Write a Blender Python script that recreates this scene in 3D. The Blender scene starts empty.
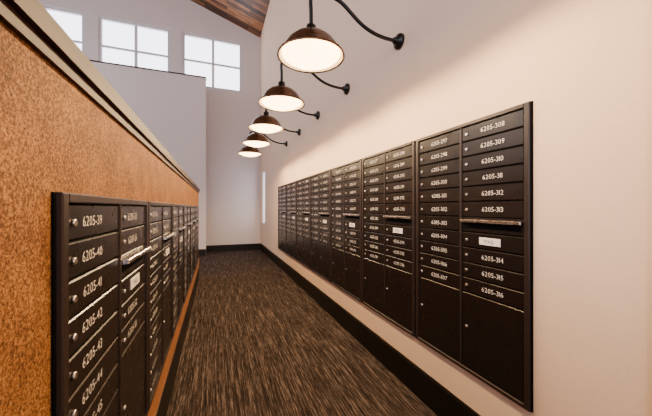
import bpy, bmesh, math
from mathutils import Vector, Matrix

scene = bpy.context.scene
COL = scene.collection

# ------------------------------------------------------------------ materials
def new_mat(name):
    m = bpy.data.materials.new(name); m.use_nodes = True
    nt = m.node_tree
    b = nt.nodes.get("Principled BSDF")
    return m, nt, b

def paint(name, col, rough=0.85, bump=0.03, scale=120, var=0.03, spec=0.3):
    m, nt, b = new_mat(name)
    N, L = nt.nodes, nt.links
    tc = N.new("ShaderNodeTexCoord")
    n = N.new("ShaderNodeTexNoise"); n.inputs["Scale"].default_value = scale; n.inputs["Detail"].default_value = 4
    L.new(tc.outputs["Object"], n.inputs["Vector"])
    r = N.new("ShaderNodeValToRGB")
    r.color_ramp.elements[0].position = 0.3; r.color_ramp.elements[1].position = 0.7
    r.color_ramp.elements[0].color = (*[c*(1-var) for c in col], 1)
    r.color_ramp.elements[1].color = (*[min(1, c*(1+var)) for c in col], 1)
    L.new(n.outputs["Fac"], r.inputs["Fac"]); L.new(r.outputs["Color"], b.inputs["Base Color"])
    bp = N.new("ShaderNodeBump"); bp.inputs["Strength"].default_value = bump; bp.inputs["Distance"].default_value = 0.01
    L.new(n.outputs["Fac"], bp.inputs["Height"]); L.new(bp.outputs["Normal"], b.inputs["Normal"])
    b.inputs["Roughness"].default_value = rough
    b.inputs["Specular IOR Level"].default_value = spec
    return m

def metal(name, col, rough=0.4, metallic=0.8, nscale=40, spec=0.5):
    m, nt, b = new_mat(name)
    N, L = nt.nodes, nt.links
    tc = N.new("ShaderNodeTexCoord")
    n = N.new("ShaderNodeTexNoise"); n.inputs["Scale"].default_value = nscale
    L.new(tc.outputs["Object"], n.inputs["Vector"])
    mr = N.new("ShaderNodeMapRange"); mr.inputs["To Min"].default_value = rough-0.06; mr.inputs["To Max"].default_value = rough+0.08
    L.new(n.outputs["Fac"], mr.inputs["Value"]); L.new(mr.outputs["Result"], b.inputs["Roughness"])
    b.inputs["Base Color"].default_value = (*col, 1)
    b.inputs["Metallic"].default_value = metallic
    b.inputs["Specular IOR Level"].default_value = spec
    return m

def emis(name, col, strength):
    m, nt, b = new_mat(name)
    b.inputs["Base Color"].default_value = (*col, 1)
    b.inputs["Emission Color"].default_value = (*col, 1)
    b.inputs["Emission Strength"].default_value = strength
    return m

M_WALL  = paint("wall_paint_cream", (0.83, 0.61, 0.45), 0.8)
M_WHITE = paint("wall_paint_white", (0.72, 0.64, 0.62), 0.85)
M_BASE  = metal("baseboard_black", (0.006, 0.0045, 0.004), 0.35, 0.0, 40, 0.3)
M_BOX   = metal("mailbox_bronze", (0.011, 0.0072, 0.0062), 0.28, 0.15, 15, 0.4)
M_FRAME = metal("mailbox_frame_bronze", (0.028, 0.018, 0.015), 0.34, 0.2, 15, 0.45)
M_GAP   = metal("mailbox_gap_black", (0.0015, 0.0015, 0.0015), 0.8, 0.0, 40, 0.1)
M_LABEL = paint("label_engraved", (0.74, 0.70, 0.67), 0.6, 0.0)
M_PLATE = paint("plate_aluminium", (0.80, 0.77, 0.74), 0.4, 0.0)
M_LOCK  = metal("lock_chrome", (0.70, 0.64, 0.60), 0.3, 1.0)
M_BAR   = metal("slot_flap_metal", (0.70, 0.62, 0.56), 0.25, 1.0)
M_SHADE = metal("shade_bronze", (0.15, 0.075, 0.038), 0.28, 0.9)
M_SHIN  = paint("shade_inner_enamel", (0.9, 0.85, 0.75), 0.4, 0.0)
M_ARM   = metal("arm_black", (0.008, 0.007, 0.007), 0.3, 0.3)
M_GLOW  = emis("frosted_lamp_glass", (1.0, 0.64, 0.30), 15)
M_WIN   = paint("window_frame_white", (0.66, 0.64, 0.66), 0.5, 0.0)
M_TRIMD = paint("trim_dark_brown", (0.05, 0.03, 0.022), 0.5, 0.0)

def carpet():
    m, nt, b = new_mat("carpet_streaked")
    N, L = nt.nodes, nt.links
    tc = N.new("ShaderNodeTexCoord")
    def noise(sx, sy, det, rough=0.6):
        mp = N.new("ShaderNodeMapping"); mp.inputs["Scale"].default_value = (sx, sy, 1)
        L.new(tc.outputs["Object"], mp.inputs["Vector"])
        n = N.new("ShaderNodeTexNoise"); n.inputs["Scale"].default_value = 1.0; n.inputs["Detail"].default_value = det; n.inputs["Roughness"].default_value = rough
        L.new(mp.outputs["Vector"], n.inputs["Vector"])
        return n.outputs["Fac"]
    def mixf(a, b_, f):
        mix = N.new("ShaderNodeMix"); mix.data_type = 'FLOAT'; mix.inputs[0].default_value = f
        L.new(a, mix.inputs[2]); L.new(b_, mix.inputs[3]); return mix.outputs[0]
    a = noise(95, 2.6, 2)
    a2 = noise(30, 1.3, 2)
    c = noise(150, 11, 2)
    d = noise(240, 110, 1)
    v = mixf(mixf(mixf(a, a2, 0.25), c, 0.35), d, 0.18)
    r = N.new("ShaderNodeValToRGB")
    e = r.color_ramp.elements
    e[0].position = 0.41; e[0].color = (0.010, 0.007, 0.0065, 1)
    e[1].position = 0.64; e[1].color = (0.20, 0.150, 0.125, 1)
    k = e.new(0.50); k.color = (0.035, 0.0245, 0.0205, 1)
    L.new(v, r.inputs["Fac"]); L.new(r.outputs["Color"], b.inputs["Base Color"])
    bp = N.new("ShaderNodeBump"); bp.inputs["Strength"].default_value = 0.4; bp.inputs["Distance"].default_value = 0.003
    L.new(v, bp.inputs["Height"]); L.new(bp.outputs["Normal"], b.inputs["Normal"])
    b.inputs["Roughness"].default_value = 0.95; b.inputs["Specular IOR Level"].default_value = 0.1
    return m
M_CARPET = carpet()

def cork():
    m, nt, b = new_mat("speckled_amber_panel")
    N, L = nt.nodes, nt.links
    tc = N.new("ShaderNodeTexCoord")
    n = N.new("ShaderNodeTexNoise"); n.inputs["Scale"].default_value = 185; n.inputs["Detail"].default_value = 3; n.inputs["Roughness"].default_value = 0.85
    L.new(tc.outputs["Object"], n.inputs["Vector"])
    n2 = N.new("ShaderNodeTexNoise"); n2.inputs["Scale"].default_value = 9; n2.inputs["Detail"].default_value = 3
    L.new(tc.outputs["Object"], n2.inputs["Vector"])
    mix = N.new("ShaderNodeMix"); mix.data_type = 'FLOAT'; mix.inputs[0].default_value = 0.15
    L.new(n.outputs["Fac"], mix.inputs[2]); L.new(n2.outputs["Fac"], mix.inputs[3])
    r = N.new("ShaderNodeValToRGB"); e = r.color_ramp.elements
    e[0].position = 0.40; e[0].color = (0.055, 0.019, 0.005, 1)
    e[1].position = 0.64; e[1].color = (0.48, 0.23, 0.070, 1)
    k = e.new(0.5); k.color = (0.21, 0.082, 0.021, 1)
    L.new(mix.outputs[0], r.inputs["Fac"])
    L.new(r.outputs["Color"], b.inputs["Base Color"])
    bp = N.new("ShaderNodeBump"); bp.inputs["Strength"].default_value = 0.3; bp.inputs["Distance"].default_value = 0.003
    L.new(n.outputs["Fac"], bp.inputs["Height"]); L.new(bp.outputs["Normal"], b.inputs["Normal"])
    b.inputs["Roughness"].default_value = 0.7; b.inputs["Specular IOR Level"].default_value = 0.2
    return m
M_CORK = cork()

def wood(name, c1, c2, scale=(2, 30, 30), rough=0.4, spec=0.5):
    m, nt, b = new_mat(name)
    N, L = nt.nodes, nt.links
    tc = N.new("ShaderNodeTexCoord")
    mp = N.new("ShaderNodeMapping"); mp.inputs["Scale"].default_value = scale
    L.new(tc.outputs["Object"], mp.inputs["Vector"])
    n = N.new("ShaderNodeTexNoise"); n.inputs["Scale"].default_value = 1; n.inputs["Detail"].default_value = 5
    L.new(mp.outputs["Vector"], n.inputs["Vector"])
    r = N.new("ShaderNodeValToRGB"); e = r.color_ramp.elements
    e[0].position = 0.3; e[0].color = (*c1, 1); e[1].position = 0.7; e[1].color = (*c2, 1)
    L.new(n.outputs["Fac"], r.inputs["Fac"]); L.new(r.outputs["Color"], b.inputs["Base Color"])
    b.inputs["Roughness"].default_value = rough; b.inputs["Specular IOR Level"].default_value = spec
    return m
M_CAP = wood("cap_walnut", (0.016, 0.006, 0.006), (0.050, 0.020, 0.018), (40, 2, 40), 0.5, 0.25)
M_STRIP = wood("strip_oak", (0.30, 0.11, 0.03), (0.50, 0.21, 0.07), (40, 3, 40), 0.4)

def planks():
    m, nt, b = new_mat("ceiling_wood_planks")
    N, L = nt.nodes, nt.links
    tc = N.new("ShaderNodeTexCoord")
    br = N.new("ShaderNodeTexBrick"); br.inputs["Scale"].default_value = 1
    br.inputs["Brick Width"].default_value = 1.3; br.inputs["Row Height"].default_value = 0.14
    br.inputs["Mortar Size"].default_value = 0.006
    br.inputs["Color1"].default_value = (0.04, 0.013, 0.006, 1); br.inputs["Color2"].default_value = (0.55, 0.23, 0.08, 1)
    br.inputs["Mortar"].default_value = (0.01, 0.005, 0.003, 1)
    L.new(tc.outputs["Object"], br.inputs["Vector"])
    mp = N.new("ShaderNodeMapping"); mp.inputs["Scale"].default_value = (3, 30, 10)
    L.new(tc.outputs["Object"], mp.inputs["Vector"])
    n = N.new("ShaderNodeTexNoise"); n.inputs["Scale"].default_value = 1; n.inputs["Detail"].default_value = 5
    L.new(mp.outputs["Vector"], n.inputs["Vector"])
    mx = N.new("ShaderNodeMix"); mx.data_type = 'RGBA'; mx.blend_type = 'MULTIPLY'; mx.inputs[0].default_value = 0.9
    r = N.new("ShaderNodeValToRGB"); r.color_ramp.elements[0].position = 0.38; r.color_ramp.elements[0].color = (0.25, 0.2, 0.18, 1)
    r.color_ramp.elements[1].position = 0.62
    L.new(n.outputs["Fac"], r.inputs["Fac"])
    L.new(br.outputs["Color"], mx.inputs[6]); L.new(r.outputs["Color"], mx.inputs[7])
    L.new(mx.outputs[2], b.inputs["Base Color"]); b.inputs["Roughness"].default_value = 0.5
    return m
M_PLANK = planks()

# ------------------------------------------------------------------ mesh helpers
class MB:
    """mesh builder with several materials"""
    def __init__(self): self.v=[]; self.f=[]; self.mi=[]; self.mats=[]; self.smooth=[]
    def mat(self, m):
        if m not in self.mats: self.mats.append(m)
        return self.mats.index(m)
    def face(self, idx, m, s=False):
        self.f.append(idx); self.mi.append(self.mat(m)); self.smooth.append(s)
    def box(self, x0,x1,y0,y1,z0,z1,m):
        o=len(self.v)
        self.v += [(x0,y0,z0),(x1,y0,z0),(x1,y1,z0),(x0,y1,z0),(x0,y0,z1),(x1,y0,z1),(x1,y1,z1),(x0,y1,z1)]
        for q in ((0,3,2,1),(4,5,6,7),(0,1,5,4),(1,2,6,5),(2,3,7,6),(3,0,4,7)):
            self.face(tuple(o+i for i in q), m)
    def panel(self, x0,x1,yb,yf,z0,z1,c,m):
        """panel facing -Y with chamfer c; back at yb, front at yf (<yb)"""
        o=len(self.v); ym=yf+c
        self.v += [(x0,yb,z0),(x1,yb,z0),(x1,yb,z1),(x0,yb,z1),
                   (x0,ym,z0),(x1,ym,z0),(x1,ym,z1),(x0,ym,z1),
                   (x0+c,yf,z0+c),(x1-c,yf,z0+c),(x1-c,yf,z1-c),(x0+c,yf,z1-c)]
        self.face((o+3,o+2,o+1,o), m)
        for a in (0,4):
            for i in range(4):
                j=(i+1)%4
                self.face((o+a+i,o+a+j,o+a+4+j,o+a+4+i), m)
        self.face((o+8,o+9,o+10,o+11), m)
    def cyl(self, cx,cz,r,yb,yf,m,n=14):
        o=len(self.v)
        for y,rr in ((yb,r),(yf+r*0.25,r),(yf,r*0.8)):
            for i in range(n):
                a=2*math.pi*i/n
                self.v.append((cx+rr*math.cos(a), y, cz+rr*math.sin(a)))
        for k in (0,1):
            for i in range(n):
                j=(i+1)%n
                self.face((o+k*n+i,o+k*n+j,o+(k+1)*n+j,o+(k+1)*n+i), m, True)
        self.face(tuple(o+2*n+i for i in range(n)), m)
        self.face(tuple(o+i for i in range(n))[::-1], m)
    def lathe(self, prof, m, n=48, c=(0,0), closed=False, mats=None):
        o=len(self.v)
        for r,z in prof:
            for i in range(n):
                a=2*math.pi*i/n
                self.v.append((c[0]+r*math.cos(a), c[1]+r*math.sin(a), z))
        for k in range(len(prof)-1):
            mm = mats[k] if mats else m
            for i in range(n):
                j=(i+1)%n
                self.face((o+k*n+i,o+k*n+j,o+(k+1)*n+j,o+(k+1)*n+i), mm, True)
    def turn(self, q):
        """rotate all verts by q*90 deg about Z"""
        if q==1: self.v=[(-y,x,z) for x,y,z in self.v]
        elif q==-1: self.v=[(y,-x,z) for x,y,z in self.v]
        return self
    def obj(self, name, parent=None, loc=(0,0,0), rotz=0):
        me=bpy.data.meshes.new(name); me.from_pydata(self.v,[],self.f)
        for m in self.mats: me.materials.append(m)
        me.polygons.foreach_set("material_index", self.mi)
        me.polygons.foreach_set("use_smooth", self.smooth)
        me.update()
        ob=bpy.data.objects.new(name, me); COL.objects.link(ob)
        if parent: ob.parent=parent
        else:
            ob.location=loc; ob.rotation_euler=(0,0,rotz)
        return ob

def simple_box(name, x0,x1,y0,y1,z0,z1,m):
    b=MB(); b.box(x0,x1,y0,y1,z0,z1,m); return b.obj(name)

# ------------------------------------------------------------------ dimensions
H = 1.32
XR, XL = 1.33, -0.306
YF = 9.44            # far wall
YB = -3.2            # wall behind camera
XW = -5.6            # outer left wall
EAVE = 6.77; SL = 0.34

# floor
simple_box("floor", XW, XR, YB, YF, -0.1, 0.0, M_CARPET)

def wall_open(name, axis, a0, a1, z0, ztop, p0, p1, holes, m):
    b=MB()
    xs=sorted({a0,a1,*[h[0] for h in holes],*[h[1] for h in holes]})
    zs=sorted({z0,ztop,*[h[2] for h in holes],*[h[3] for h in holes]})
    for i in range(len(xs)-1):
        for k in range(len(zs)-1):
            cx=(xs[i]+xs[i+1])/2; cz=(zs[k]+zs[k+1])/2
            if any(h[0]<cx<h[1] and h[2]<cz<h[3] for h in holes): continue
            if axis=='x': b.box(xs[i],xs[i+1],p0,p1,zs[k],zs[k+1],m)
            else: b.box(p0,p1,xs[i],xs[i+1],zs[k],zs[k+1],m)
    return b.obj(name)

WZ0, WZ1 = 4.93, 6.50
wins=[(-0.93,0.764),(-2.955,-1.24),(-4.97,-3.25)]
wall_open("wall_far",'x',XW,XR,0,9.4,YF,YF+0.2,[(a,c,WZ0,WZ1) for a,c in wins],M_WHITE)
rw=(8.50,9.12,0.84,2.45)
wall_open("wall_right",'y',0.50,YF,0,EAVE,XR,XR+0.2,[rw],M_WALL)
fill_back=[(-4.8,-2.6,0.6,4.2),(-2.2,0.9,0.6,4.2)]  # added openings behind the camera, let sky light fill the room
wall_open("wall_back",'x',XW,XR+0.2,0,9.4,YB-0.2,YB,fill_back,M_WHITE)
simple_box("wall_right_near", XR, XR+0.2, YB, 0.44, 0, EAVE, M_WALL)
fill_left=[(-2.4,0.6,3.2,6.4),(1.4,4.4,3.2,6.4),(5.2,8.0,3.2,6.4)]  # unseen openings added on the left for more sky fill
wall_open("wall_left",'y',YB,YF,0,9.4,XW-0.2,XW,fill_left,M_WHITE)
simple_box("trim_corner", XR-0.012, XR+0.2, 0.44, 0.50, 0, EAVE, M_TRIMD)

# sloped ceiling
L_ = (XR+0.2-XW+0.3)
b=MB(); b.box(-L_/math.cos(math.atan(SL)),0,YB-0.2,YF+0.2,0,0.12,M_PLANK)
c=b.obj("ceiling", loc=(XR+0.2,0,EAVE-0.2*SL)); c.rotation_euler=(0,math.atan(SL),0)

# windows
def window(name, axis, a0,a1,z0,z1,p, inward, nv=1, nh=1, fr=0.07, mu=0.035):
    b=MB()
    d0,d1 = (p+0.03,p+0.11)
    def bx(u0,u1,w0,w1,e0=d0,e1=d1):
        if axis=='x': b.box(u0,u1,e0,e1,w0,w1,M_WIN)
        else: b.box(e0,e1,u0,u1,w0,w1,M_WIN)
    bx(a0,a1,z0,z0+fr); bx(a0,a1,z1-fr,z1)
    bx(a0,a0+fr,z0+fr,z1-fr); bx(a1-fr,a1,z0+fr,z1-fr)
    for i in range(nv):
        c=a0+(a1-a0)*(i+1)/(nv+1); bx(c-mu,c+mu,z0+fr,z1-fr,d0+.01,d1-.01)
    for i in range(nh):
        c=z0+(z1-z0)*(i+1)/(nh+1)
        bx(a0+fr,a1-fr,c-mu*0.8,c+mu*0.8,d0+.02,d1-.02)
    return b.obj(name)
for i,(a,c_) in enumerate(wins): window(f"window_{i+1}",'x',a,c_,WZ0,WZ1,YF,-1)
window("window_4",'y',rw[0],rw[1],rw[2],rw[3],XR,-1,0,0,0.04)
k=5  # remaining frames sit in the added, unseen fill-light openings
for h in fill_back: window(f"window_{k}",'x',h[0],h[1],h[2],h[3],YB-0.16,1,2,1); k+=1
for h in fill_left: window(f"window_{k}",'y',h[0],h[1],h[2],h[3],XW-0.16,1,2,1); k+=1

def portal(loc, rot, sx, sy):
    l=bpy.data.lights.new("portal",'AREA'); l.shape='RECTANGLE'; l.size=sx; l.size_y=sy
    l.cycles.is_portal=True
    o=bpy.data.objects.new("sky_portal",l); o.location=loc; o.rotation_euler=rot; COL.objects.link(o)
R=math.radians
for a,c_ in wins: portal(((a+c_)/2,YF+0.21,(WZ0+WZ1)/2),(R(-90),0,0),c_-a,WZ1-WZ0)
for h in fill_back: portal(((h[0]+h[1])/2,YB-0.21,(h[2]+h[3])/2),(R(90),0,0),h[1]-h[0],h[3]-h[2])
for h in fill_left: portal((XW-0.21,(h[0]+h[1])/2,(h[2]+h[3])/2),(R(90),0,R(-90)),h[1]-h[0],h[3]-h[2])

# stairwell wall beyond the low wall
simple_box("wall_stairwell", XW, -0.262, 8.65, 8.85, 0, 4.90, M_WHITE)
simple_box("trim_stairwell_cap", XW, -0.252, 8.63, 8.87, 4.90, 4.93, M_TRIMD)

# low partition (left)
YE = 5.95
simple_box("wall_partition", XL-0.16, XL, -1.6, YE, 0.0, 1.605, M_CORK)
b=MB()
b.box(XL-0.20, XL+0.022, -1.64, YE+0.04, 1.632, 1.675, M_CAP)
b.box(XL-0.18, XL+0.010, -1.62, YE+0.02, 1.605, 1.632, M_CAP)
b.obj("trim_partition_cap")
# baseboards
BBH=0.205
simple_box("trim_partition_oak", XL, XL+0.008, -1.6, YE, 0.225, 0.372, M_STRIP)
simple_box("baseboard_partition", XL, XL+0.012, -1.6, YE, 0, 0.225, M_BASE)
b=MB()
for y0,y1 in ((0.505,1.72),(1.723,5.2),(5.203,9.42)):
    b.box(XR-0.016, XR, y0, y1, 0, BBH-0.012, M_BASE); b.box(XR-0.012, XR, y0, y1, BBH-0.012, BBH, M_BASE)
b.obj("baseboard_right")
simple_box("baseboard_far", XW, XR-0.016, YF-0.016, YF, 0, 0.19, M_BASE)
simple_box("baseboard_stairwell", XW, -0.262, 8.634, 8.65, 0, 0.19, M_BASE)

# ------------------------------------------------------------------ glyphs
GL={}
for ch in "0123456789-OUTGOING MAIL":
    if ch in GL or ch==' ': continue
    cu=bpy.data.curves.new("g",'FONT'); cu.body=ch; cu.size=1.0; cu.resolution_u=2; cu.offset=-0.008
    ob=bpy.data.objects.new("g",cu); COL.objects.link(ob)
    me=bpy.data.meshes.new_from_object(ob)
    vs=[(v.co.x,v.co.y) for v in me.vertices]; fs=[tuple(p.vertices) for p in me.polygons]
    GL[ch]=(vs,fs,min(v[0] for v in vs),max(v[0] for v in vs))
    bpy.data.objects.remove(ob); bpy.data.curves.remove(cu); bpy.data.meshes.remove(me)
def text(b, s, cx, cz, y, size, m, sp=0.12):
    w=0; pos=[]
    for ch in s:
        if ch==' ': w+=0.35; pos.append(None); continue
        g=GL[ch]; pos.append(w-g[2]); w+=g[3]-g[2]+sp
    w-=sp
    for ch,p in zip(s,pos):
        if p is None: continue
        g=GL[ch]; o=len(b.v)
        for vx,vy in g[0]:
            b.v.append((cx+(vx+p-w/2)*size, y, cz+(vy-0.35)*size))
        for f in g[1]: b.face(tuple(o+i for i in f), m)

# ------------------------------------------------------------------ mailbox units (front faces local -Y)
RH=0.0847
UW=0.808
def unit(loc, q, ztop, zbot, layout, nums, lx=0.015, ts=0.035):
    fl=0.026; cd=0.016; tf=0.021
    fr=MB()
    W=UW-0.016
    B=-0.004   # back plate front
    F=-0.017   # frame front
    D=-0.010   # door front
    fr.box(-W/2,W/2,B,-0.001,zbot,ztop,M_GAP)
    fr.panel(-W/2,-W/2+fl,B,F,zbot,ztop,0.003,M_FRAME)
    fr.panel(W/2-fl,W/2,B,F,zbot,ztop,0.003,M_FRAME)
    fr.panel(-W/2+fl,W/2-fl,B,F,ztop-tf,ztop,0.003,M_FRAME)
    fr.panel(-W/2+fl,W/2-fl,B,F,zbot,zbot+tf,0.003,M_FRAME)
    fr.panel(-cd/2,cd/2,B,F+0.003,zbot+tf,ztop-tf,0.003,M_FRAME)
    # dark filler strips that join neighbouring units
    fr.box(-UW/2,-W/2,B-0.001,-0.001,zbot,ztop,M_GAP)
    fr.box(W/2,UW/2,B-0.001,-0.001,zbot,ztop,M_GAP)
    root=fr.turn(q).obj("mailbox_unit", loc=loc)
    doors=MB(); lab=MB(); lock=MB(); out=MB()
    g=0.0032
    for ci,(x0,x1) in enumerate(((-W/2+fl,-cd/2),(cd/2,W/2-fl))):
        z=ztop-tf; n=nums[ci]; cx=(x0+x1)/2
        for it in layout[ci]:
            if it=='d':
                doors.panel(x0+g,x1-g,B,D,z-RH+g,z-g,0.003,M_BOX)
                text(lab,"6205-%02d"%n,cx+lx,z-RH*0.5,D-0.0006,ts,M_LABEL); n+=1
                lock.cyl(x0+0.035,z-RH*0.52,0.0085,D,D-0.006,M_LOCK)
                z-=RH
            elif it=='o':
                doors.panel(x0+g,x1-g,B,D+0.002,z-RH+g,z-g,0.003,M_BOX)
                out.panel(x0+0.004,x1-0.004,B,-0.034,z-0.030,z-0.014,0.003,M_BAR)
                out.box(x0+0.02,x1-0.02,D+0.0014,D+0.0022,z-0.062,z-0.036,M_GAP)
                z-=RH
            elif it=='p':
                doors.panel(x0+g,x1-g,B,D,z-RH+g,z-g,0.003,M_BOX)
                out.panel(cx-0.062,cx+0.062,D,D-0.0025,z-RH*0.72,z-RH*0.26,0.001,M_PLATE)
                text(out,"MAIL",cx,z-RH*0.49,D-0.0030,0.028,M_GAP)
                lock.cyl(x0+0.035,z-RH*0.52,0.0085,D,D-0.006,M_LOCK)
                z-=RH
            else:
                h=RH*it
                doors.panel(x0+g,x1-g,B,D,z-h+g,z-g,0.003,M_BOX)
                lock.cyl(x0+0.035,z-h*0.45,0.0085,D,D-0.006,M_LOCK)
                z-=h
    for bb,nm in ((doors,"doors"),(lab,"number_labels"),(lock,"locks"),(out,"outgoing_slot")):
        bb.turn(q).obj(nm,root)
    return root

# right bank : viewer-right column is the near one
ZT=1.800; ZB=ZT-0.042-16*RH
Y0R=0.885
colA=['d']*11+[5]
colB=['d']*6+['o','p']+['d']*3+[5]
n=308
for i in range(7):
    yc=Y0R+UW*(i+0.5)
    unit((XR,yc,0),-1,ZT,ZB,(colA,colB),(n-11,n)); n-=20
# left bank
ZTL=1.352; ZBL=ZTL-0.042-11*RH
Y0L=0.730
cA=['d']*11; cB=['d','d','o','p','d','d',5]
n=39
for i in range(6):
    yc=Y0L+UW*(i+0.5)
    unit((XL,yc,0),1,ZTL,ZBL,(cA,cB),(n,n+11),-0.035,0.037); n+=15

# ------------------------------------------------------------------ gooseneck lamps
def tube(name, pts, r, m, parent):
    cu=bpy.data.curves.new(name,'CURVE'); cu.dimensions='3D'; cu.bevel_depth=r; cu.bevel_resolution=5; cu.resolution_u=10
    s=cu.splines.new('NURBS'); s.points.add(len(pts)-1)
    for p,q in zip(s.points,pts): p.co=(*q,1)
    s.use_endpoint_u=True; s.order_u=4
    tmp=bpy.data.objects.new("t",cu); COL.objects.link(tmp)
    me=bpy.data.meshes.new_from_object(tmp); bpy.data.objects.remove(tmp)
    me.name=name; me.materials.clear(); me.materials.append(m)
    for p in me.polygons: p.use_smooth=True
    o=bpy.data.objects.new(name,me); COL.objects.link(o); o.parent=parent
    return o

XS=0.609-XR   # shade offset from wall (-0.72)
for i in range(-1,5):
    y=1.893+0.955*i
    e=bpy.data.objects.new("gooseneck_wall_lamp",None); e.empty_display_size=0.1
    COL.objects.link(e); e.location=(XR,y,2.605)
    b=MB(); nn=28
    prof=[(0.0,0),(0.058,0),(0.058,-0.018),(0.050,-0.028),(0.026,-0.034),(0.021,-0.06),(0,-0.062)]
    b.lathe(prof,M_ARM,nn)
    for q in range(len(b.v)):
        x,yy,z=b.v[q]; b.v[q]=(z,yy,x)
    b.obj("canopy",e)
    pts=[(-0.03,0,0),(-0.12,0,-0.005),(-0.24,0,0.01),(-0.36,0,0.07),(-0.46,0,0.16),(-0.54,0,0.205),(-0.64,0,0.20),(XS-0.01,0,0.17),(XS,0,0.09),(XS,0,0.0),(XS,0,-0.055)]
    tube("arm",pts,0.0135,M_ARM,e)
    zr=-0.258; Rr=0.228
    outer=[(0.018,zr+0.225),(0.032,zr+0.22),(0.038,zr+0.178),(0.048,zr+0.165),(0.080,zr+0.156),(0.122,zr+0.136),(0.160,zr+0.102),(0.187,zr+0.060),(0.200,zr+0.034),(Rr,zr+0.016),(Rr+0.002,zr+0.004),(Rr-0.002,zr)]
    inner=[(Rr-0.010,zr+0.006),(0.195,zr+0.028),(0.175,zr+0.06),(0.150,zr+0.10),(0.10,zr+0.13),(0.0,zr+0.145)]
    prof=outer+inner
    mats=[M_SHADE]*(len(outer))+[M_SHIN]*(len(inner))
    mats[0]=mats[1]=mats[2]=M_ARM
    b=MB(); b.lathe(prof,None,56,(XS,0),mats=mats)
    b.obj("shade",e)
    b=MB(); b.lathe([(0.193,zr+0.022),(0.18,zr+0.004),(0.14,zr-0.018),(0.09,zr-0.032),(0.035,zr-0.038),(0.0,zr-0.039)],M_GLOW,48,(XS,0))
    b.obj("frosted_glass",e)
    l=bpy.data.lights.new("bulb_light",'SPOT'); l.energy=72; l.color=(1.0,0.68,0.35)
    l.spot_size=R(174); l.spot_blend=0.3; l.shadow_soft_size=0.03
    o=bpy.data.objects.new("bulb_light",l); COL.objects.link(o); o.parent=e; o.location=(XS,0,zr-0.075)

# ------------------------------------------------------------------ world
w=bpy.data.worlds.new("sky"); scene.world=w; w.use_nodes=True
bg=w.node_tree.nodes["Background"]
bg.inputs["Color"].default_value=(0.90,0.90,1.0,1); bg.inputs["Strength"].default_value=5.4

# ------------------------------------------------------------------ camera
cam=bpy.data.cameras.new("camera"); co=bpy.data.objects.new("camera",cam); COL.objects.link(co)
cam.sensor_width=36; cam.lens=290/652*36; cam.clip_start=0.02
co.location=(0,0,H); co.rotation_euler=(R(90),0,-math.atan(110/290))
scene.camera=co
